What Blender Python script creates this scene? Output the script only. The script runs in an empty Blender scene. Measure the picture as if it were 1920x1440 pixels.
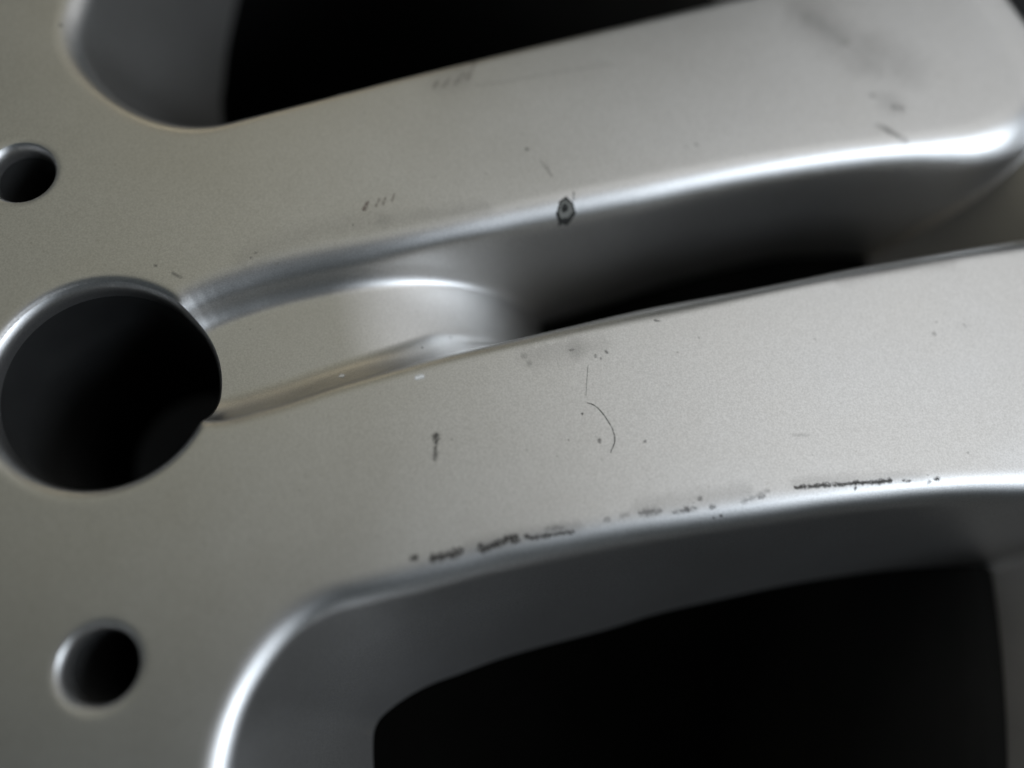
import bpy, math, random
import numpy as np
from mathutils import Matrix, Vector

# ------------------------------------------------------------------ data (millimetres, wheel axis at 0,0, face plane at z = 0)
CAM_POS = (99.716, -17.085, 106.259)
CAM_RIGHT = (0.997564, -0.0, 0.069756); CAM_UP = (-0.021556, 0.951057, 0.308264); CAM_FWD = (0.066342, 0.309017, -0.94874)
AXIS = 16.953
VIEW = [(26.51,79.13),(197.31,90.49),(171.94,-31.98),(47.42,-30.82)]
CHIP_POS = (115.58, 46.14)
MARKS = {
  'scratch': [
    ([(117.62,15.02),(118.37,14.88),(119.10,14.43),(119.90,13.51),(120.54,12.52),(121.10,11.46),(121.43,10.40),(121.39,9.33),(120.91,8.42),(120.73,7.82)], 0.17, 0.85),
    ([(118.01,20.72),(117.81,18.96),(117.57,16.03)], 0.16, 0.35),
    ([(111.44,54.19),(112.09,53.08),(112.90,51.98),(113.38,51.15)], 0.22, 0.4),
    ([(112.26,53.66),(113.07,52.18)], 0.15, 0.35),
    ([(58.55,33.23),(59.35,32.76),(60.29,32.29)], 0.5, 0.35),
    ([(166.26,63.36),(168.37,62.45),(170.41,61.14),(171.86,60.10)], 0.9, 0.3),
    ([(101.21,67.23),(107.15,68.58),(115.77,70.92),(123.68,72.84)], 0.35, 0.16),
    ([(115.43,46.68),(120.21,47.62)], 0.1, 0.0),
    ([(116.63,48.86),(116.59,47.38)], 0.2, 0.8),
  ],
  'scuff': [
    ([(93.72,-6.88),(94.32,-6.47),(95.06,-6.06)], 0.7, 0.8),
    ([(96.18,-6.59),(97.42,-6.38),(99.14,-5.96),(100.03,-5.61),(101.00,-5.47)], 0.95, 0.95),
    ([(102.39,-5.39),(103.99,-5.03),(105.74,-4.39),(107.29,-3.76),(107.99,-3.19)], 0.95, 0.95),
    ([(106.80,-4.45),(108.41,-4.09)], 0.5, 0.7),
    ([(108.84,-3.19),(109.12,-3.74),(110.68,-3.66),(112.81,-3.22),(115.67,-2.91)], 0.5, 0.8),
    ([(111.40,-2.67),(112.82,-2.45),(114.25,-2.29)], 0.6, 0.3),
    ([(119.30,-1.46),(120.46,-1.10)], 0.7, 0.4),
    ([(121.49,-0.80),(123.32,-0.35)], 0.7, 0.25),
    ([(124.05,-0.27),(126.24,-0.18),(127.71,-0.02)], 0.9, 0.4),
    ([(128.79,-0.29),(131.02,0.24),(132.50,0.47)], 0.7, 0.4),
    ([(130.49,0.01),(131.34,0.67)], 0.8, 0.45),
    ([(133.96,0.27),(135.11,0.79)], 0.6, 0.5),
    ([(134.60,-0.95),(134.99,-0.73)], 0.6, 0.7),
    ([(135.72,-0.72),(135.91,-0.22)], 0.45, 0.7),
    ([(132.57,1.34),(133.07,2.08)], 0.5, 0.45),
    ([(138.48,1.19),(140.81,2.17),(142.77,3.08)], 0.6, 0.25),
    ([(140.78,1.88),(142.15,2.19)], 0.5, 0.4),
    ([(146.04,3.42),(147.72,3.59),(150.02,3.84),(153.08,3.96),(155.41,4.29),(157.71,4.32),(160.53,4.66)], 0.55, 0.85),
    ([(155.02,4.21),(154.94,3.09)], 0.35, 0.75),
    ([(161.75,4.60),(163.30,4.62)], 0.45, 0.6),
    ([(165.38,4.12),(166.25,4.66)], 0.5, 0.45),
    ([(166.42,4.74),(167.09,5.05),(167.58,4.76)], 0.6, 0.8),
    ([(96.79,10.56),(96.77,8.54)], 0.85, 0.7),
    ([(96.77,8.76),(96.70,6.25)], 0.6, 0.5),
    ([(162.64,80.11),(164.61,78.92)], 0.9, 0.25),
    ([(166.01,69.14),(167.51,68.80)], 0.8, 0.3),
    ([(169.51,67.03),(172.14,66.44)], 1.1, 0.3),
    ([(167.09,62.90),(170.41,61.14)], 0.8, 0.25),
  ],
  'rub_mark': [
    ([(84.86,43.98),(85.20,44.80),(85.77,45.90)], 0.55, 0.6),
    ([(86.70,44.77),(87.05,45.51),(87.32,46.42)], 0.4, 0.4),
    ([(87.79,45.00),(88.26,46.64)], 0.35, 0.45),
    ([(89.09,45.77),(89.50,47.33)], 0.35, 0.4),
    ([(94.66,66.36),(95.45,68.13)], 0.5, 0.28),
    ([(96.16,66.65),(97.37,68.74)], 0.5, 0.25),
    ([(97.83,67.04),(99.64,69.69)], 0.6, 0.22),
    ([(99.92,68.17),(101.31,71.85)], 0.6, 0.25),
  ],
  'speck': [
    ([(109.14,56.09),(109.80,55.74)], 0.5, 0.9),
    ([(56.03,34.40),(56.54,33.91)], 0.6, 0.5),
    ([(35.89,75.39),(36.63,74.82)], 0.7, 0.6),
    ([(94.11,25.02),(94.28,24.46)], 0.35, 0.8),
    ([(98.26,27.76),(98.43,27.19)], 0.3, 0.7),
    ([(116.98,13.68),(117.04,13.15)], 0.45, 0.85),
    ([(119.26,10.05),(119.30,9.15)], 0.4, 0.55),
    ([(118.99,10.96),(118.98,10.66)], 0.4, 0.3),
    ([(114.87,9.83),(115.09,9.38)], 0.25, 0.4),
    ([(125.36,9.78),(125.87,9.41)], 0.5, 0.5),
    ([(127.79,27.88),(128.96,27.66)], 0.4, 0.5),
    ([(120.47,23.05),(120.99,22.33)], 0.5, 0.45),
    ([(119.14,22.44),(119.04,21.63)], 0.4, 0.3),
    ([(119.82,21.98),(119.95,21.41)], 0.3, 0.35),
    ([(131.03,23.08),(131.17,22.75)], 0.3, 0.35),
    ([(115.23,22.83),(116.16,22.94)], 0.5, 0.28),
    ([(116.14,22.04),(116.29,21.89)], 0.4, 0.28),
    ([(109.04,20.74),(110.17,20.77)], 0.9, 0.22),
    ([(108.28,21.68),(109.42,21.95)], 0.8, 0.18),
    ([(134.56,57.70),(134.89,57.42)], 0.35, 0.5),
    ([(136.05,58.07),(136.91,58.11)], 0.5, 0.6),
    ([(121.29,59.70),(121.45,59.41)], 0.3, 0.4),
    ([(84.11,61.34),(84.30,60.86)], 0.4, 0.3),
    ([(100.29,71.48),(101.56,72.38)], 0.6, 0.35),
    ([(111.06,74.93),(111.66,74.65)], 0.4, 0.25),
    ([(69.27,36.05),(69.60,35.72)], 0.6, 0.45),
    ([(69.93,36.93),(70.13,36.42)], 0.4, 0.35),
    ([(69.02,26.74),(69.34,26.42)], 0.5, 0.35),
    ([(170.08,27.31),(170.43,26.46)], 0.7, 0.3),
    ([(170.79,29.04),(171.03,28.53)], 0.6, 0.25),
    ([(174.97,28.73),(175.47,27.80)], 0.5, 0.2),
    ([(172.11,9.04),(172.16,8.49)], 0.6, 0.3),
    ([(131.83,1.33),(131.96,1.04)], 0.3, 0.4),
    ([(104.61,7.19),(104.82,6.97)], 0.4, 0.2),
    ([(146.65,10.92),(149.35,10.97)], 0.4, 0.15),
    ([(66.75,-25.76),(67.10,-26.06)], 0.9, 0.2),
    ([(113.30,26.38),(113.53,26.14)], 0.3, 0.25),
    ([(169.84,75.31),(172.30,73.30)], 1.6, 0.08),
    ([(119.73,0.22),(119.41,0.15)], 0.31, 0.2),
    ([(125.84,4.36),(126.05,4.22)], 0.18, 0.37),
    ([(149.83,56.72),(150.29,56.86)], 0.32, 0.19),
    ([(76.75,12.34),(76.86,12.12)], 0.17, 0.28),
    ([(118.90,10.08),(118.69,10.34)], 0.33, 0.27),
    ([(102.82,-4.80),(103.03,-4.47)], 0.24, 0.21),
    ([(103.31,51.48),(102.91,51.12)], 0.26, 0.41),
    ([(172.02,82.17),(172.41,82.45)], 0.41, 0.26),
    ([(83.50,-3.78),(83.49,-3.94)], 0.25, 0.41),
    ([(160.38,79.86),(160.53,79.72)], 0.37, 0.2),
    ([(135.51,77.34),(135.50,77.62)], 0.33, 0.18),
    ([(118.53,69.45),(119.04,69.59)], 0.24, 0.39),
    ([(94.81,47.15),(94.68,47.33)], 0.42, 0.21),
    ([(100.65,10.91),(100.61,10.73)], 0.18, 0.31),
    ([(99.17,9.50),(98.70,9.34)], 0.29, 0.31),
    ([(174.77,84.01),(175.32,84.42)], 0.22, 0.2),
    ([(151.52,25.40),(152.03,25.59)], 0.32, 0.26),
    ([(83.59,41.93),(83.65,41.44)], 0.23, 0.37),
    ([(140.22,79.37),(140.19,79.62)], 0.22, 0.3),
    ([(163.98,25.49),(164.21,25.62)], 0.16, 0.22),
    ([(121.60,73.21),(121.30,72.82)], 0.19, 0.25),
    ([(166.48,14.67),(166.40,15.03)], 0.2, 0.16),
    ([(78.33,-3.06),(78.47,-3.03)], 0.33, 0.28),
    ([(154.27,57.25),(154.62,57.06)], 0.35, 0.39),
    ([(149.19,8.00),(149.45,8.15)], 0.34, 0.39),
    ([(172.60,66.65),(172.96,67.06)], 0.32, 0.25),
    ([(134.50,25.06),(134.18,25.50)], 0.39, 0.35),
    ([(113.60,7.43),(113.17,7.26)], 0.18, 0.35),
    ([(79.00,2.33),(79.08,1.95)], 0.29, 0.32),
    ([(182.55,88.62),(182.28,88.02)], 0.21, 0.2),
    ([(169.26,21.59),(169.52,21.79)], 0.33, 0.2),
    ([(117.62,0.15),(117.83,0.35)], 0.31, 0.24),
    ([(89.40,-3.90),(89.61,-3.59)], 0.41, 0.22),
    ([(91.88,10.30),(91.96,10.01)], 0.32, 0.28),
    ([(106.37,-3.75),(106.21,-3.80)], 0.17, 0.39),
    ([(80.25,0.44),(80.13,0.05)], 0.16, 0.19),
    ([(121.99,54.51),(122.00,54.25)], 0.17, 0.32),
    ([(119.38,6.75),(119.57,7.23)], 0.34, 0.2),
    ([(125.39,79.57),(124.89,79.44)], 0.21, 0.22),
    ([(109.35,8.01),(109.03,8.29)], 0.26, 0.36),
    ([(176.50,63.94),(176.50,64.21)], 0.28, 0.32),
    ([(178.57,73.37),(179.05,73.84)], 0.41, 0.28),
    ([(145.49,63.36),(145.73,63.85)], 0.35, 0.21),
    ([(165.90,5.39),(165.47,5.49)], 0.24, 0.4),
    ([(173.69,85.95),(173.24,85.72)], 0.36, 0.28),
    ([(78.04,12.52),(78.08,12.73)], 0.25, 0.36),
  ],
  'painted_glint': [
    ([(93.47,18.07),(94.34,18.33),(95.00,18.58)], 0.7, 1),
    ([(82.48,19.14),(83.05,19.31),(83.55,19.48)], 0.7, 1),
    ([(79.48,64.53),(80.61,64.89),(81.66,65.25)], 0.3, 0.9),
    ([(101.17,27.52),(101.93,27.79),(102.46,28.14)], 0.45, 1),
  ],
  'stain': [
    ([(153.88,88.74),(158.88,83.43),(164.71,78.27),(169.36,72.07)], 8, 0.19),
    ([(156.32,85.50),(161.41,81.36),(164.79,78.82)], 3.2, 0.15),
    ([(165.16,81.60),(171.88,76.51),(176.43,70.34)], 8, 0.13),
    ([(167.20,69.83),(171.98,65.40)], 4, 0.15),
    ([(66.60,34.26),(72.99,38.33),(80.44,41.23),(89.70,42.92)], 3.6, 0.1),
    ([(86.59,42.35),(94.39,43.82),(104.73,45.51)], 2.8, 0.12),
    ([(107.15,21.33),(113.25,23.27),(118.63,23.41)], 4.5, 0.132),
    ([(114.77,22.49),(121.76,24.31)], 3, 0.12),
    ([(93.65,66.31),(96.97,68.01),(101.16,70.29)], 4, 0.15),
    ([(122.98,0.15),(131.86,1.70),(140.88,2.91)], 2.4, 0.132),
    ([(100.16,-5.34),(108.56,-3.40),(117.12,-2.05)], 1.8, 0.18),
    ([(145.51,4.08),(154.72,4.80),(165.57,5.26)], 1.6, 0.132),
    ([(155.49,34.85),(165.91,37.69),(176.35,39.14)], 2.2, 0.15),
  ],
}
H = 30.0            # thickness of the cast face
FACE = 200.0        # height of the wheel face above the ground
S = 0.001

sc = bpy.context.scene
# ------------------------------------------------------------------ camera
cam = bpy.data.cameras.new('camera'); cam_ob = bpy.data.objects.new('camera', cam)
sc.collection.objects.link(cam_ob); sc.camera = cam_ob
r, u, f = Vector(CAM_RIGHT), Vector(CAM_UP), Vector(CAM_FWD)
M = Matrix((r, u, -f)).transposed().to_4x4()
M.translation = Vector((CAM_POS[0]*S, CAM_POS[1]*S, (CAM_POS[2]+FACE)*S))
cam_ob.matrix_world = M
cam.sensor_width = 36.0; cam.lens = 36.0*1500/1920
cam.clip_start = 0.005; cam.clip_end = 20
cam.dof.use_dof = True; cam.dof.focus_distance = 0.1140; cam.dof.aperture_fstop = 3.4
# ------------------------------------------------------------------ room light
world = bpy.data.worlds.new('World'); sc.world = world; world.use_nodes = True
bg = world.node_tree.nodes['Background']
bg.inputs[0].default_value = (0.70, 0.88, 1.0, 1); bg.inputs[1].default_value = 0.05

def area(name, direction, dist, sx, sy, power, col):
    L = bpy.data.lights.new(name, 'AREA'); L.shape = 'RECTANGLE'; L.size = sx; L.size_y = sy
    L.energy = power; L.color = col
    o = bpy.data.objects.new(name, L); sc.collection.objects.link(o)
    d = Vector(direction).normalized()
    o.location = Vector((0.107, 0.017, 0.2)) + d*dist
    o.rotation_euler = d.to_track_quat('Z', 'Y').to_euler()
    return o
area('window_light', (0.98, -0.42, 0.66), 1.3, 0.28, 0.42, 10.0, (0.80, 0.89, 1.0))
area('ceiling_light', (0.80, 0.36, 1.25), 1.3, 1.1, 1.1, 4.9, (0.98, 0.99, 1.0))
area('ambient_fill', (-0.35, 0.45, 1.0), 1.3, 1.2, 0.9, 1.25, (1.0, 0.96, 0.73))  # added broad fill that stands in for ambient light from upper left
area('warm_lamp', (-0.30, 0.88, 0.34), 1.3, 0.30, 0.30, 0.55, (1.0, 0.86, 0.58))

sc.view_settings.view_transform = 'Standard'; sc.view_settings.look = 'None'
sc.view_settings.exposure = 0; sc.view_settings.gamma = 1
sc.render.engine = 'CYCLES'

# ------------------------------------------------------------------ materials
def new_mat(name):
    m = bpy.data.materials.new(name); m.use_nodes = True
    nt = m.node_tree; return m, nt, nt.nodes, nt.links, nt.nodes['Principled BSDF']
def noise(nt, scale, detail=2, rough=.5):
    tc = nt.nodes.new('ShaderNodeTexCoord'); n = nt.nodes.new('ShaderNodeTexNoise')
    n.inputs['Scale'].default_value = scale; n.inputs['Detail'].default_value = detail; n.inputs['Roughness'].default_value = rough
    nt.links.new(tc.outputs['Object'], n.inputs['Vector']); return n
def ramp(nt, src, stops):
    c = nt.nodes.new('ShaderNodeValToRGB'); e = c.color_ramp.elements
    while len(e) < len(stops): e.new(.5)
    for el, (p, col) in zip(e, stops): el.position = p; el.color = (*col, 1) if len(col) == 3 else col
    nt.links.new(src, c.inputs[0]); return c
def paint(name='silver_paint', dusty=.09, tint=None):
    m, nt, N, L, B = new_mat(name)
    flake = noise(nt, 4200, 1); cloud = noise(nt, 38, 4, .6); dust = noise(nt, 1100, 3, .7)
    rf = ramp(nt, flake.outputs[0], [(.28, (.52, .512, .50)), (.72, (.64, .632, .62))])
    rc = ramp(nt, cloud.outputs[0], [(.3, (.86, .85, .83)), (.7, (1, 1, 1))])
    rd = ramp(nt, dust.outputs[0], [(.24, (.72, .70, .67)), (.36, (1, 1, 1))])
    m1 = N.new('ShaderNodeMix'); m1.data_type = 'RGBA'; m1.blend_type = 'MULTIPLY'; m1.inputs[0].default_value = .7
    L.new(rf.outputs[0], m1.inputs[6]); L.new(rc.outputs[0], m1.inputs[7])
    m2 = N.new('ShaderNodeMix'); m2.data_type = 'RGBA'; m2.blend_type = 'MULTIPLY'; m2.inputs[0].default_value = .5
    L.new(m1.outputs[2], m2.inputs[6]); L.new(rd.outputs[0], m2.inputs[7]); L.new(m2.outputs[2], B.inputs['Base Color'])
    N.remove(B)
    bp = N.new('ShaderNodeBump'); bp.inputs['Strength'].default_value = .16; bp.inputs['Distance'].default_value = .00005
    L.new(flake.outputs[0], bp.inputs['Height'])
    metal = N.new('ShaderNodeBsdfAnisotropic'); metal.distribution = 'BECKMANN'
    rr = ramp(nt, cloud.outputs[0], [(.3, (.45, .45, .45)), (.7, (.49, .49, .49))])
    L.new(m2.outputs[2], metal.inputs['Color']); L.new(rr.outputs[0], metal.inputs['Roughness']); L.new(bp.outputs[0], metal.inputs['Normal'])
    film = N.new('ShaderNodeBsdfDiffuse')
    if tint: rt = ramp(nt, cloud.outputs[0], [(.3, tint), (.7, tuple(c*1.5 for c in tint))]); L.new(rt.outputs[0], film.inputs['Color'])
    else: L.new(m2.outputs[2], film.inputs['Color'])
    mx = N.new('ShaderNodeMixShader'); mx.inputs[0].default_value = dusty; L.new(metal.outputs[0], mx.inputs[1]); L.new(film.outputs[0], mx.inputs[2])
    coat = N.new('ShaderNodeBsdfAnisotropic'); coat.distribution = 'BECKMANN'; coat.inputs['Roughness'].default_value = .28; coat.inputs['Color'].default_value = (1, 1, 1, 1)
    fr = N.new('ShaderNodeFresnel'); fr.inputs['IOR'].default_value = 1.4
    mx2 = N.new('ShaderNodeMixShader'); L.new(fr.outputs[0], mx2.inputs[0]); L.new(mx.outputs[0], mx2.inputs[1]); L.new(coat.outputs[0], mx2.inputs[2])
    L.new(mx2.outputs[0], N['Material Output'].inputs['Surface'])
    return m
def grim(name, c1, c2, rough=.9):
    m, nt, N, L, B = new_mat(name)
    n = noise(nt, 60, 5, .6); rc = ramp(nt, n.outputs[0], [(.3, c1), (.7, c2)])
    L.new(rc.outputs[0], B.inputs['Base Color']); B.inputs['Roughness'].default_value = rough; return m
def decal(name, c1, c2, lo, hi, sc_=2500, metallic=0, rough=.8):
    m, nt, N, L, B = new_mat(name)
    n = noise(nt, sc_, 3, .6); rc = ramp(nt, n.outputs[0], [(.3, c1), (.7, c2)])
    L.new(rc.outputs[0], B.inputs['Base Color']); B.inputs['Roughness'].default_value = rough; B.inputs['Metallic'].default_value = metallic
    at = N.new('ShaderNodeAttribute'); at.attribute_name = 'cover'
    rn = ramp(nt, n.outputs[0], [(lo, (.12, .12, .12)), (hi, (1, 1, 1))])
    mu = N.new('ShaderNodeMath'); mu.operation = 'MULTIPLY'
    L.new(at.outputs['Fac'], mu.inputs[0]); L.new(rn.outputs[0], mu.inputs[1]); L.new(mu.outputs[0], B.inputs['Alpha'])
    return m
PAINT = paint(); DUSTY = paint('dusty_silver_paint', .62, (.15, .13, .11))
BARREL_SHADE = grim('barrel_shade_black', (.004, .004, .004), (.010, .0095, .009))  # shade inside the barrel painted as a near-black colour
BORE = grim('dirty_shaded_bore', (.004, .004, .004), (.012, .012, .011), .7)  # shade of the recess is put into the colour, along with dirt
FLOOR = grim('dark_floor', (.004, .004, .004), (.010, .010, .0095))
GRIME = decal('black_scuff_grime', (.014, .012, .010), (.06, .052, .045), .32, .50)
SCRATCH = decal('dark_scratch', (.03, .03, .028), (.09, .088, .08), .25, .55)
RUST = decal('red_brown_rub', (.10, .055, .045), (.18, .12, .10), .3, .52)
STAIN = decal('dull_stain', (.13, .115, .105), (.19, .175, .165), 0, .7, 150)
GLINT = decal('white_glint', (.85, .85, .83), (.9, .9, .9), .05, .2, rough=.25)  # small specular glints painted on as white film

# ------------------------------------------------------------------ shape of the wheel
A0 = math.radians(AXIS)
def rot(P, a):
    c, s = math.cos(a), math.sin(a); P = np.asarray(P, float)
    return np.stack([P[..., 0]*c - P[..., 1]*s, P[..., 0]*s + P[..., 1]*c], -1)
def pol(L): return [(r_*math.cos(math.radians(t)), r_*math.sin(math.radians(t))) for r_, t in L]
# outline of one double spoke and of the slot between its halves, (along, across) its axis
SPOKE = [(30, -33), (50, -34.2), (66, -34.9), (75.8, -35.2), (82.1, -35.6), (89.0, -35.9), (96.1, -36.1), (102.2, -36.5), (109.4, -37.1), (115.5, -37.8), (124.2, -39.1), (134.1, -40.6),
    (144.3, -42.2), (154.5, -44.0), (164.7, -46.2), (172.2, -48.2), (180, -50.4), (189, -53.2), (198, -57), (206, -62.5), (213, -69), (224, -70), (232, -45), (236, 0), (232, 40),
    (224, 62), (213, 55), (204, 47.4), (192.7, 43.6), (177, 42.4), (159.8, 41.8), (148.9, 41.4), (132.7, 40.8), (118.8, 40.2), (105.5, 39.5),
    (95.9, 38.8), (84.1, 37.9), (72, 37.0), (50, 35.6), (30, 34.5)]
SLOT = [(245, -55), (222, -34), (214, -24), (206, -17.6), (197.5, -14.3), (187.4, -12.9), (172.1, -11.3), (163.2, -10.6), (154.4, -10.1), (145.8, -9.6), (129, -8.6),
    (112.8, -8.1), (97, -8.1), (85, -8.4), (74, -9.0), (66, -8.5), (60, -4.5), (58, 0.5), (60, 6), (66, 10.2), (76, 11.9), (85, 12.0), (94.2, 11.5),
    (102.2, 11.2), (110.4, 11.0), (118.7, 10.8), (127.1, 10.4), (135.7, 9.9), (144.5, 9.5), (153.3, 9.0), (162.3, 8.3), (171.4, 7.4),
    (180.6, 6.3), (187.5, 5.3), (194, 4.7), (201, 5.6), (208, 9), (215.5, 15.5), (226, 28), (242, 48), (257, 0)]
def catmull(P, n):
    P = np.asarray(P, float); k = len(P); out = []
    for i in range(k):
        p0, p1, p2, p3 = P[i-1], P[i], P[(i+1) % k], P[(i+2) % k]
        d = [max(np.hypot(*(b-a)), 1e-6)**.5 for a, b in ((p0, p1), (p1, p2), (p2, p3))]
        t0, t1 = 0, d[0]; t2 = t1+d[1]; t3 = t2+d[2]
        for j in range(n):
            t = t1+(t2-t1)*j/n
            a1 = (t1-t)/(t1-t0)*p0+(t-t0)/(t1-t0)*p1; a2 = (t2-t)/(t2-t1)*p1+(t-t1)/(t2-t1)*p2; a3 = (t3-t)/(t3-t2)*p2+(t-t2)/(t3-t2)*p3
            b1 = (t2-t)/(t2-t0)*a1+(t-t0)/(t2-t0)*a2; b2 = (t3-t)/(t3-t1)*a2+(t-t1)/(t3-t1)*a3
            out.append((t2-t)/(t2-t1)*b1+(t-t1)/(t2-t1)*b2)
    return np.array(out)
def closed(P):
    c = catmull(P, 6); return c, np.roll(c, -1, 0)
SPOKE_SEG, SLOT_SEG = closed(SPOKE), closed(SLOT)
def sdf(P, segs):
    """signed distance to a closed outline, negative inside"""
    out = np.empty(len(P))
    for s in range(0, len(P), 20000):
        q = P[s:s+20000]; best = np.full(len(q), 1e9); ins = np.zeros(len(q), bool)
        for A, B in zip(*segs):
            e = B-A; w = q-A; t = np.clip((w@e)/(e@e), 0, 1)
            dx = w[:, 0]-t*e[0]; dy = w[:, 1]-t*e[1]; np.minimum(best, dx*dx+dy*dy, out=best)
            if A[1] != B[1]:
                ins ^= ((A[1] > q[:, 1]) != (B[1] > q[:, 1])) & (q[:, 0] < (B[0]-A[0])*(q[:, 1]-A[1])/(B[1]-A[1])+A[0])
        out[s:s+20000] = np.sqrt(best)*np.where(ins, -1, 1)
    return out

def fillet(d, rho, tanphi):
    """drop below the face at distance d past an edge: round of radius rho running into a wall of slope tanphi"""
    phi = np.arctan(tanphi); st = -rho*np.tan(phi/2); x = d-st
    arc = np.clip(x, 0, rho*np.sin(phi)); za = rho-np.sqrt(np.maximum(rho*rho-arc*arc, 0))
    return -np.where(x <= 0, 0, np.where(x < rho*np.sin(phi), za, rho*(1-np.cos(phi))+(x-rho*np.sin(phi))*tanphi))
def smax(a, b, k):
    h = np.maximum(k-np.abs(a-b), 0)/k; return np.maximum(a, b)+h*h*k*.25
def smin(a, b, k): return -smax(-a, -b, k)
def sstep(a, b, x):
    t = np.clip((x-a)/(b-a), 0, 1); return t*t*(3-2*t)

# how far the wall has moved inwards at the back (mm over the thickness H), sampled round the outline in sector coordinates
DRAFT = np.array([(77, -56, 15.3, 4.6), (70, -50, 15.3, 4.6), (86, -46, 14.5, 5.0), (100, -44, 13.5, 5.2), (108, -44, 13.2, 5.2), (130, -46, 11.3, 5.0), (145, -48, 10.2, 4.8), (157, -50, 9.4, 4.6), (175, -56, 8.5, 4.6), (195, -58, 8, 4.6),
                  (66, 50, 15, 3.6), (72, 47, 13, 2.8), (84, 44, 9, 2.0), (100, 45, 5, 1.9), (130, 46, 4, 1.9), (160, 47, 4, 1.9), (195, 48, 5, 2.4),
                  (80, 10, 8, 4.5), (90, 9, 8, 4.8), (120, 8, 8, 5.0), (127, 7, 6.2, 5.0), (137, 6.5, 4.9, 5.0), (150, 5.5, 3.1, 4.8), (165, 4.5, 2.3, 4.6), (185, 3, 2.8, 4.6), (197, 4, 8, 8.5), (204, 7, 10, 9.0),
                  (75, -8, 6, 2.2), (90, -7, 5, 2.1), (105, -6, 5, 2.1), (120, -6, 5, 1.9), (150, -7, 5, 1.9), (185, -9, 4.4, 2.6), (205, -12, 4, 3)], float)
def rim_z(R, v):
    R0 = 193.0-6*np.exp(-(v/22)**4); t = np.clip((R-R0)/(213.5-R0), -.5, 1); return np.where(t > 0, -3.0-(H-3.0)*(1-np.maximum(t, 0))**1.5, -H+t*60)
CUT = -.5
HOLES = [(rot((53.7, 1.0), A0+math.radians(72*k)), 15.1, 3.0) for k in range(5)] + \
        [(rot((60.3, 0), A0+math.radians(37+72*k)), 5.1, 2.2) for k in (1, 2, 3)] + \
        [(rot((59.9, 0), A0+math.radians(37.2)), 5.1, 2.2), (rot((60.1, 0), A0-math.radians(36.1)), 5.1, 2.2)]
def height(P):
    P = np.asarray(P, float)
    R = np.hypot(P[:, 0], P[:, 1]); th = np.arctan2(P[:, 1], P[:, 0])-A0
    th = (th+math.radians(36)) % math.radians(72)-math.radians(36)
    Q = np.stack([R*np.cos(th), R*np.sin(th)], -1); uu, vv = Q[:, 0], Q[:, 1]
    ds = sdf(Q, SPOKE_SEG)
    for k, m_ in ((-1, th > math.radians(18)), (1, th < -math.radians(18))):      # neighbouring spokes, for points in the windows
        if m_.any(): ds[m_] = smin(ds[m_], sdf(rot(Q[m_], math.radians(72*k)), SPOKE_SEG), 3.0)
    d = np.maximum(smin(ds, R-76.8, 10.0), -sdf(Q, SLOT_SEG))                      # hub and spokes flow into each other; slot cut out
    wsum = np.zeros(len(Q)); osum = np.zeros(len(Q)); rsum = np.zeros(len(Q))
    for k in (-1, 0, 1):
        D = rot(DRAFT[:, :2], math.radians(72*k))
        for (x, y), o, rr in zip(D, DRAFT[:, 2], DRAFT[:, 3]):
            w = np.exp(-((uu-x)**2+(vv-y)**2)/(2*9.0**2))+1e-9*np.exp(-((uu-x)**2+(vv-y)**2)/(2*30.0**2))+1e-30; wsum += w; osum += w*o; rsum += w*rr
    off = osum/wsum; rho = rsum/wsum
    sh = .36*(rho-1.9); d = d-sh; off = np.maximum(off-sh, 1.6)
    slot = np.exp(-((vv-.6)/15)**4)
    groove = slot*(1-np.where(vv > 0, sstep(86, 132, uu), sstep(98, 122, uu)))
    tanphi = H/off*(1-groove)+groove*np.where(vv > .6, 2.2, 1.7)
    z = fillet(d, rho, tanphi)
    # gentle crown towards the edges
    e = np.clip((d+9)/9, 0, 1.4); z = z-.16*e*e
    # rim ring outside, climbing from the back edge of the openings to the lip
    zr = rim_z(R, vv)
    # groove floor between the two spokes, dropping into the slot
    drop = np.clip((uu-86)/36, 0, 1)
    zf = -4.7-36*(1-np.sqrt(1-np.minimum(drop, .97)**2))-np.maximum(drop-.97, 0)*3000
    zf = np.where((np.abs(th) < math.radians(20)) & (uu < 130), zf, -200)
    z = np.where(d > -6, smax(z, zf, 4.6), z)
    z = smax(z, zr, 7.0)
    # rounded outer lip
    z = smin(z, fillet(R-214.8, 1.8, 6.0)+.4, .4)
    # bolt hole on the axis, screw hole between the bolt holes, centre bore
    for c_, r_, rh in HOLES:
        dl = r_+CUT-np.hypot(P[:, 0]-c_[0], P[:, 1]-c_[1]); m_ = dl > -8
        z[m_] = smin(z[m_], fillet(np.minimum(dl[m_], CUT), rh, 9.0)+.3, .3)
    dc = 33-R; z = smin(z, fillet(dc, 2.0, 9.0)+.02, .6)
    return z, R, uu, vv

def axis_grid(lo, hi, f0, f1, fine, coarse):
    g = list(np.arange(f0, f1+fine/2, fine)); s = fine; x = g[-1]
    while x < hi: s = min(s*1.15, coarse); x += s; g.append(x)
    s = fine; x = g[0]; left = []
    while x > lo: s = min(s*1.15, coarse); x -= s; left.append(x)
    return np.array(left[::-1]+g)
vx = [p[0] for p in VIEW]; vy = [p[1] for p in VIEW]
GX = axis_grid(-219, 219, min(vx)-4, max(vx)+4, .32, 2.2)
GY = axis_grid(-219, 219, min(vy)-4, max(vy)+4, .32, 2.2)
XX, YY = np.meshgrid(GX, GY); nx, ny = len(GX), len(GY)
flat = np.stack([XX.ravel(), YY.ravel()], -1)
Z = np.full(len(flat), -300.); RR = np.hypot(flat[:, 0], flat[:, 1]); UU = np.zeros(len(flat)); VV = np.zeros(len(flat))
need = (RR < 222) & (RR > 26)
Z[need], _, UU[need], VV[need] = height(flat[need])
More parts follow.
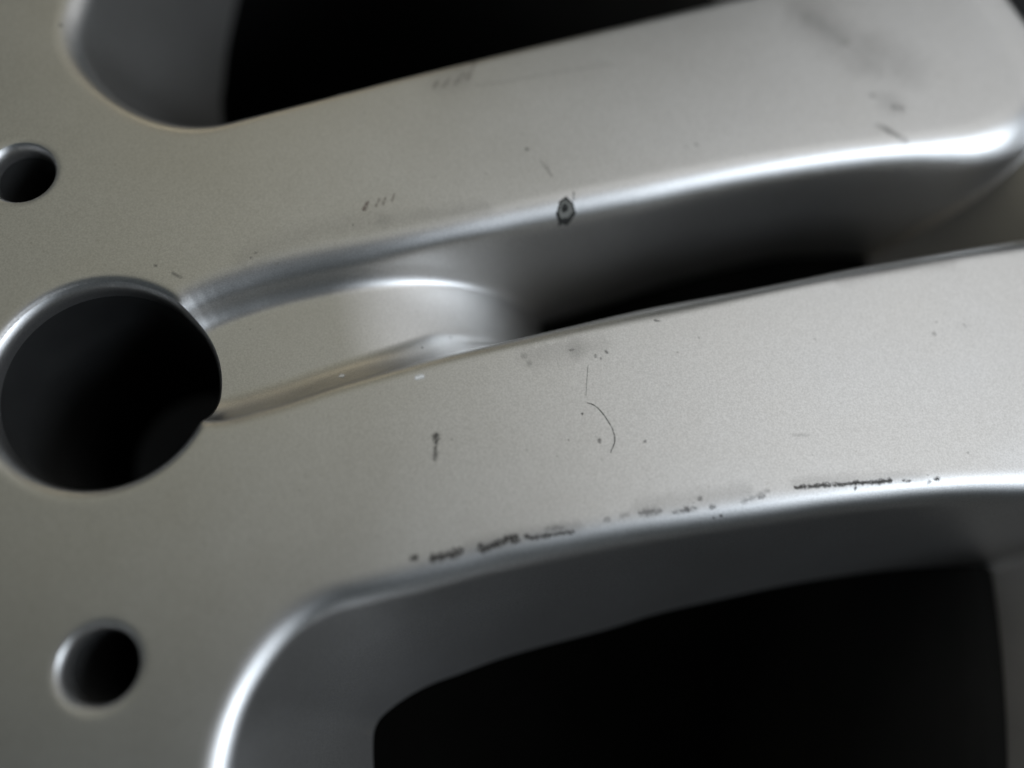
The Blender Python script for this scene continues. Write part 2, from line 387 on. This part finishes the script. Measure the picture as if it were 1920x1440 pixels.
Zg = Z.reshape(ny, nx)
gy, gx = np.gradient(Zg, GY, GX)
nrm = np.stack([-gx.ravel(), -gy.ravel(), np.ones(nx*ny)], -1); nrm /= np.linalg.norm(nrm, axis=1)[:, None]
# cells to keep: any corner above the back plane; corners below it slide up the wall to the back plane
i = np.arange(nx*ny).reshape(ny, nx)
quads = np.stack([i[:-1, :-1].ravel(), i[:-1, 1:].ravel(), i[1:, 1:].ravel(), i[1:, :-1].ravel()], -1)
above = Z > -H
holes = HOLES
hd = np.full(nx*ny, 1e9); hk = np.zeros(nx*ny, int)
for k, (c_, r_, _) in enumerate(holes):
    q_ = np.hypot(flat[:, 0]-c_[0], flat[:, 1]-c_[1])-r_; m_ = q_ < hd; hd[m_] = q_[m_]; hk[m_] = k
keep = above[quads].any(1) & (hd[quads] > 0).any(1); quads = quads[keep]
pos = np.stack([flat[:, 0], flat[:, 1], Z], -1)
low = ~above
g2 = gx.ravel()**2+gy.ravel()**2+1e-9
step = (-H-Z)/g2
sl = np.sqrt(g2)*np.abs(step); lim = np.minimum(1, 3.0/np.maximum(sl, 1e-9)) 
pos[low, 0] += (step*lim*gx.ravel())[low]; pos[low, 1] += (step*lim*gy.ravel())[low]; pos[low, 2] = -H
inh = hd < 0
for k, (c_, r_, _) in enumerate(holes):                    # edge of each drilled hole: slide the corners out to the true circle
    m_ = inh & (hk == k); dv = flat[m_]-c_; l_ = np.hypot(dv[:, 0], dv[:, 1])[:, None]+1e-9
    p_ = c_+dv/l_*r_; pos[m_, :2] = p_; 
    if m_.any(): pos[m_, 2] = height(c_+dv/l_*(r_+.02))[0]
    if m_.any():
        cc = c_+dv/l_*(r_+.30); e_ = .22
        hx = (height(cc+[e_, 0])[0]-height(cc-[e_, 0])[0])/(2*e_); hy = (height(cc+[0, e_])[0]-height(cc-[0, e_])[0])/(2*e_)
        nn = np.c_[-hx, -hy, np.ones(len(hx))]; nrm[m_] = nn/np.linalg.norm(nn, axis=1)[:, None]
pos[:, 2] += FACE

def link(o, parent=None):
    sc.collection.objects.link(o)
    if parent: o.parent = parent
    return o
def mesh_obj(name, verts, faces, mat, parent=None, normals=None, smooth=True):
    me = bpy.data.meshes.new(name)
    me.vertices.add(len(verts)); me.vertices.foreach_set('co', (np.asarray(verts)*S).astype(np.float32).ravel())
    F = np.asarray(faces); k = F.shape[1]
    me.loops.add(F.size); me.loops.foreach_set('vertex_index', F.astype(np.int32).ravel())
    me.polygons.add(len(F)); me.polygons.foreach_set('loop_start', (np.arange(len(F))*k).astype(np.int32))
    me.polygons.foreach_set('use_smooth', np.full(len(F), smooth))
    me.update(); me.validate()
    if normals is not None: me.normals_split_custom_set_from_vertices(normals.tolist())
    me.materials.append(mat)
    return link(bpy.data.objects.new(name, me), parent)

wheel = bpy.data.objects.new('alloy_wheel', None); link(wheel)
wheel['label'] = 'scuffed silver alloy wheel with paired spokes, bolt holes and black chips along its edges'
wheel['category'] = 'wheel'

cu = UU[quads].mean(1); cv = VV[quads].mean(1); cR = RR[quads].mean(1)
ca = np.arctan2(pos[quads, 1].mean(1), pos[quads, 0].mean(1))-A0
sect = np.round(np.degrees(ca)/72).astype(int) % 5
zq = pos[quads, 2].mean(1)-FACE
rimz = rim_z(cR, cv)
part = np.where((cR > 182) & (zq < rimz+1.2), 100, np.where(cR < 92, 0, 1+sect*2+(cv > .6)))
# every spoke is one piece: crumbs cut off by the rim border go to the rim
cell = np.full((ny-1)*(nx-1), -1); cell[np.flatnonzero(keep)] = part; seen = cell < 0
cw = nx-1
for start in np.flatnonzero(keep):
    if seen[start]: continue
    lab = cell[start]; st = [start]; seen[start] = True; comp = []
    while st:
        c_ = st.pop(); comp.append(c_)
        for n_ in (c_-1, c_+1, c_-cw, c_+cw):
            if 0 <= n_ < len(cell) and not seen[n_] and cell[n_] == lab: seen[n_] = True; st.append(n_)
    if len(comp) < 400: cell[comp] = 100
part = cell[np.flatnonzero(keep)]
def patch(name, sel, parent, mat=PAINT):
    q = quads[sel]; used, inv = np.unique(q, return_inverse=True); inv = inv.reshape(q.shape)
    v = pos[used]; nv = nrm[used]; n = len(used)
    top = mesh_obj(name, np.concatenate([v, np.c_[v[:, :2], np.full(n, FACE-H-.02)]]), np.concatenate([inv, inv[:, ::-1]+n]),
                   mat, parent, np.concatenate([nv, np.tile([0, 0, -1.], (n, 1))]))
    return top
hub = patch('hub', part == 0, wheel)
rim = patch('rim', part == 100, wheel, DUSTY)
spokes = {}
for k in range(1, 11): spokes[k] = patch('spoke', part == k, wheel)
LOWER, UPPER = spokes[1], spokes[2]
UPPER['label'] = 'spoke with a round dark paint chip on its bright edge'
LOWER['label'] = 'spoke with black scuffs along its lower edge and a thin curved scratch'

# drilled bores, dirty, with the shade inside painted near black
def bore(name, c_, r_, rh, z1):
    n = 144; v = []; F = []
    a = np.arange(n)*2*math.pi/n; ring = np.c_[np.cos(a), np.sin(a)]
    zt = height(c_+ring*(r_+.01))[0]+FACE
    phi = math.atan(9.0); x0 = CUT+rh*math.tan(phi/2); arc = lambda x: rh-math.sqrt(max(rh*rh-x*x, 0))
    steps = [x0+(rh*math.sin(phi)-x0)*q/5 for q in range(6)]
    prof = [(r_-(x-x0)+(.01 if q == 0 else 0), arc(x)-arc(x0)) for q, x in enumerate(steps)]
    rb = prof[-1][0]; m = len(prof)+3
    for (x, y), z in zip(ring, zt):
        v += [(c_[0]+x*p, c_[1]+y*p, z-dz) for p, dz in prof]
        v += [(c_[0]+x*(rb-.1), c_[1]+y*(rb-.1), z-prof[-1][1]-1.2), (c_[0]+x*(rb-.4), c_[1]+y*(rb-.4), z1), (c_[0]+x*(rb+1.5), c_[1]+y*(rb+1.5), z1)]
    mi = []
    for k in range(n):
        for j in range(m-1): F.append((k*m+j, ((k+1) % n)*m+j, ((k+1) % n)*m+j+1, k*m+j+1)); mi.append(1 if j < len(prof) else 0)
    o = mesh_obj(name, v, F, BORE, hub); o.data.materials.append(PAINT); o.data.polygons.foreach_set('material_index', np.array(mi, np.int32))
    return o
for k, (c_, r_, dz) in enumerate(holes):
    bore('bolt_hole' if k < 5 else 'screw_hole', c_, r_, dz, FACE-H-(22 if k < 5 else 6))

# barrel behind the face
def lathe(name, prof, mat, parent, n=160):
    v = []; F = []
    for k in range(n):
        a = 2*math.pi*k/n
        for (r_, z_) in prof: v.append((r_*math.cos(a), r_*math.sin(a), z_))
    m = len(prof)
    for k in range(n):
        for j in range(m): F.append((k*m+j, k*m+(j+1) % m, ((k+1) % n)*m+(j+1) % m, ((k+1) % n)*m+j))
    return mesh_obj(name, v, F, mat, parent)
lathe('barrel', [(189.5, FACE-H-.1), (213, FACE-H-.1), (207, FACE-50), (194, FACE-75), (194, 25), (205, 8), (213, 0.5), (207, 0.5), (200, 12), (187, 28), (186, FACE-75)], BARREL_SHADE, wheel)

# ------------------------------------------------------------------ wear marks and painted glints: thin films that follow the surface
rng = random.Random(4)
def strip(name, pts, width, cover, mat, ragged, parent, lift=.035):
    P = np.array(pts); seg = np.hypot(*np.diff(P, axis=0).T); L = np.r_[0, np.cumsum(seg)]
    n = max(6, int(L[-1]/.12)); t = np.linspace(0, L[-1], n)
    # smooth path
    X = np.interp(t, L, P[:, 0]); Y = np.interp(t, L, P[:, 1])
    if len(P) > 2:
        for _ in range(6):
            X[1:-1] = (X[:-2]+2*X[1:-1]+X[2:])/4; Y[1:-1] = (Y[:-2]+2*Y[1:-1]+Y[2:])/4
    dx, dy = np.gradient(X), np.gradient(Y); l = np.hypot(dx, dy)+1e-9; nxv, nyv = -dy/l, dx/l
    w = np.array([width*(1+ragged*(rng.random()-.5)*1.6) for _ in range(n)]); s = np.array([ragged*width*(rng.random()-.5)*.7 for _ in range(n)])
    if n > 5: w[1:-1] = (w[:-2]+w[1:-1]+w[2:])/3; s[1:-1] = (s[:-2]+s[1:-1]+s[2:])/3
    env = np.minimum(1, np.minimum(t, L[-1]-t)/max(.6*width, .12)+.15)
    rows = [-.75, -.36, 0, .36, .75]; cov = [0, .6, 1, .6, 0]
    xy = np.concatenate([np.c_[X+nxv*(s+k*w*env), Y+nyv*(s+k*w*env)] for k in rows])
    z = height(xy)[0]
    v = np.c_[xy, z+lift+FACE]; F = [(a*n+j, a*n+j+1, (a+1)*n+j+1, (a+1)*n+j) for a in range(4) for j in range(n-1)]
    F = [q[::-1] for q in F] if False else F
    o = mesh_obj(name, v, F, mat, parent)
    at = o.data.attributes.new('cover', 'FLOAT', 'POINT')
    vals = np.concatenate([c*cover*np.minimum(1, env*1.2) for c in cov]); vals[0:n] = 0; vals[-n:] = 0
    for a in range(5): vals[a*n] *= .2; vals[a*n+n-1] *= .2
    at.data.foreach_set('value', vals.astype(np.float32)); return o
def owner(p):
    R = math.hypot(*p)
    if R < 92: return hub
    th = math.atan2(p[1], p[0])-A0
    return UPPER if R*math.sin(th) > .6 else LOWER
STYLE = {'stain': (STAIN, .3), 'scratch': (SCRATCH, .15), 'scuff': (GRIME, .75), 'rub_mark': (RUST, .5), 'speck': (SCRATCH, .5), 'painted_glint': (GLINT, .3)}
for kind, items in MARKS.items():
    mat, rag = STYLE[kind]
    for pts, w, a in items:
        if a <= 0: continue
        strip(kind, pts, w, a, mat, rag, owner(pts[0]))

# stone chip through the paint on the rounded edge: lifted dark ring, hollow with a ragged core
def chip(cx, cy, outline, name):
    n = len(outline); rings = [(1.0, .02, 0), (.9, .10, 1), (.72, .13, 1), (.55, .06, 2), (.34, .03, 2), (.24, .10, 1), (.02, .12, 1)]
    v = []; F = []; mi = []
    for f_, lift, m_ in rings:
        xy = np.array([(cx+x*f_*(1+.10*rng.uniform(-1, 1))-.35*(1-f_), cy+y*f_*(1+.10*rng.uniform(-1, 1))+.3*(1-f_)) for x, y in outline]); z = height(xy)[0]
        v += [(a, b, c+lift+FACE) for (a, b), c in zip(xy, z)]
    for k in range(len(rings)-1):
        for j in range(n): F.append((k*n+j, k*n+(j+1) % n, (k+1)*n+(j+1) % n, (k+1)*n+j)); mi.append(rings[k+1][2])
    o = mesh_obj(name, v, F, CHIP_DARK, UPPER); o.data.materials.append(CHIP_GREY)
    o.data.polygons.foreach_set('material_index', np.array([1 if m_ == 2 else 0 for m_ in mi], np.int32)); return o
CHIP_DARK = grim('chip_dark_edge', (.008, .008, .008), (.025, .025, .022)); CHIP_GREY = grim("chip_grey_primer", (.12, .12, .11), (.22, .22, .20))
ang = [2*math.pi*k/28 for k in range(28)]
CHIP_OUT = []
for a in ang:
    w_ = 1+.09*math.sin(3*a+1)+.06*math.sin(7*a); x, y = 1.38*w_*math.cos(a), 1.55*w_*math.sin(a)
    if x < 0 and y < 0: x *= 1.12; y *= 1.1
    t_ = math.radians(-20); CHIP_OUT.append((x*math.cos(t_)-y*math.sin(t_), x*math.sin(t_)+y*math.cos(t_)))
chip(*CHIP_POS, CHIP_OUT, 'paint_chip')

# ------------------------------------------------------------------ ground
g = mesh_obj('ground', [(-1500, -1500, 0), (1500, -1500, 0), (1500, 1500, 0), (-1500, 1500, 0)], [(0, 1, 2, 3)], FLOOR)
g['kind'] = 'structure'
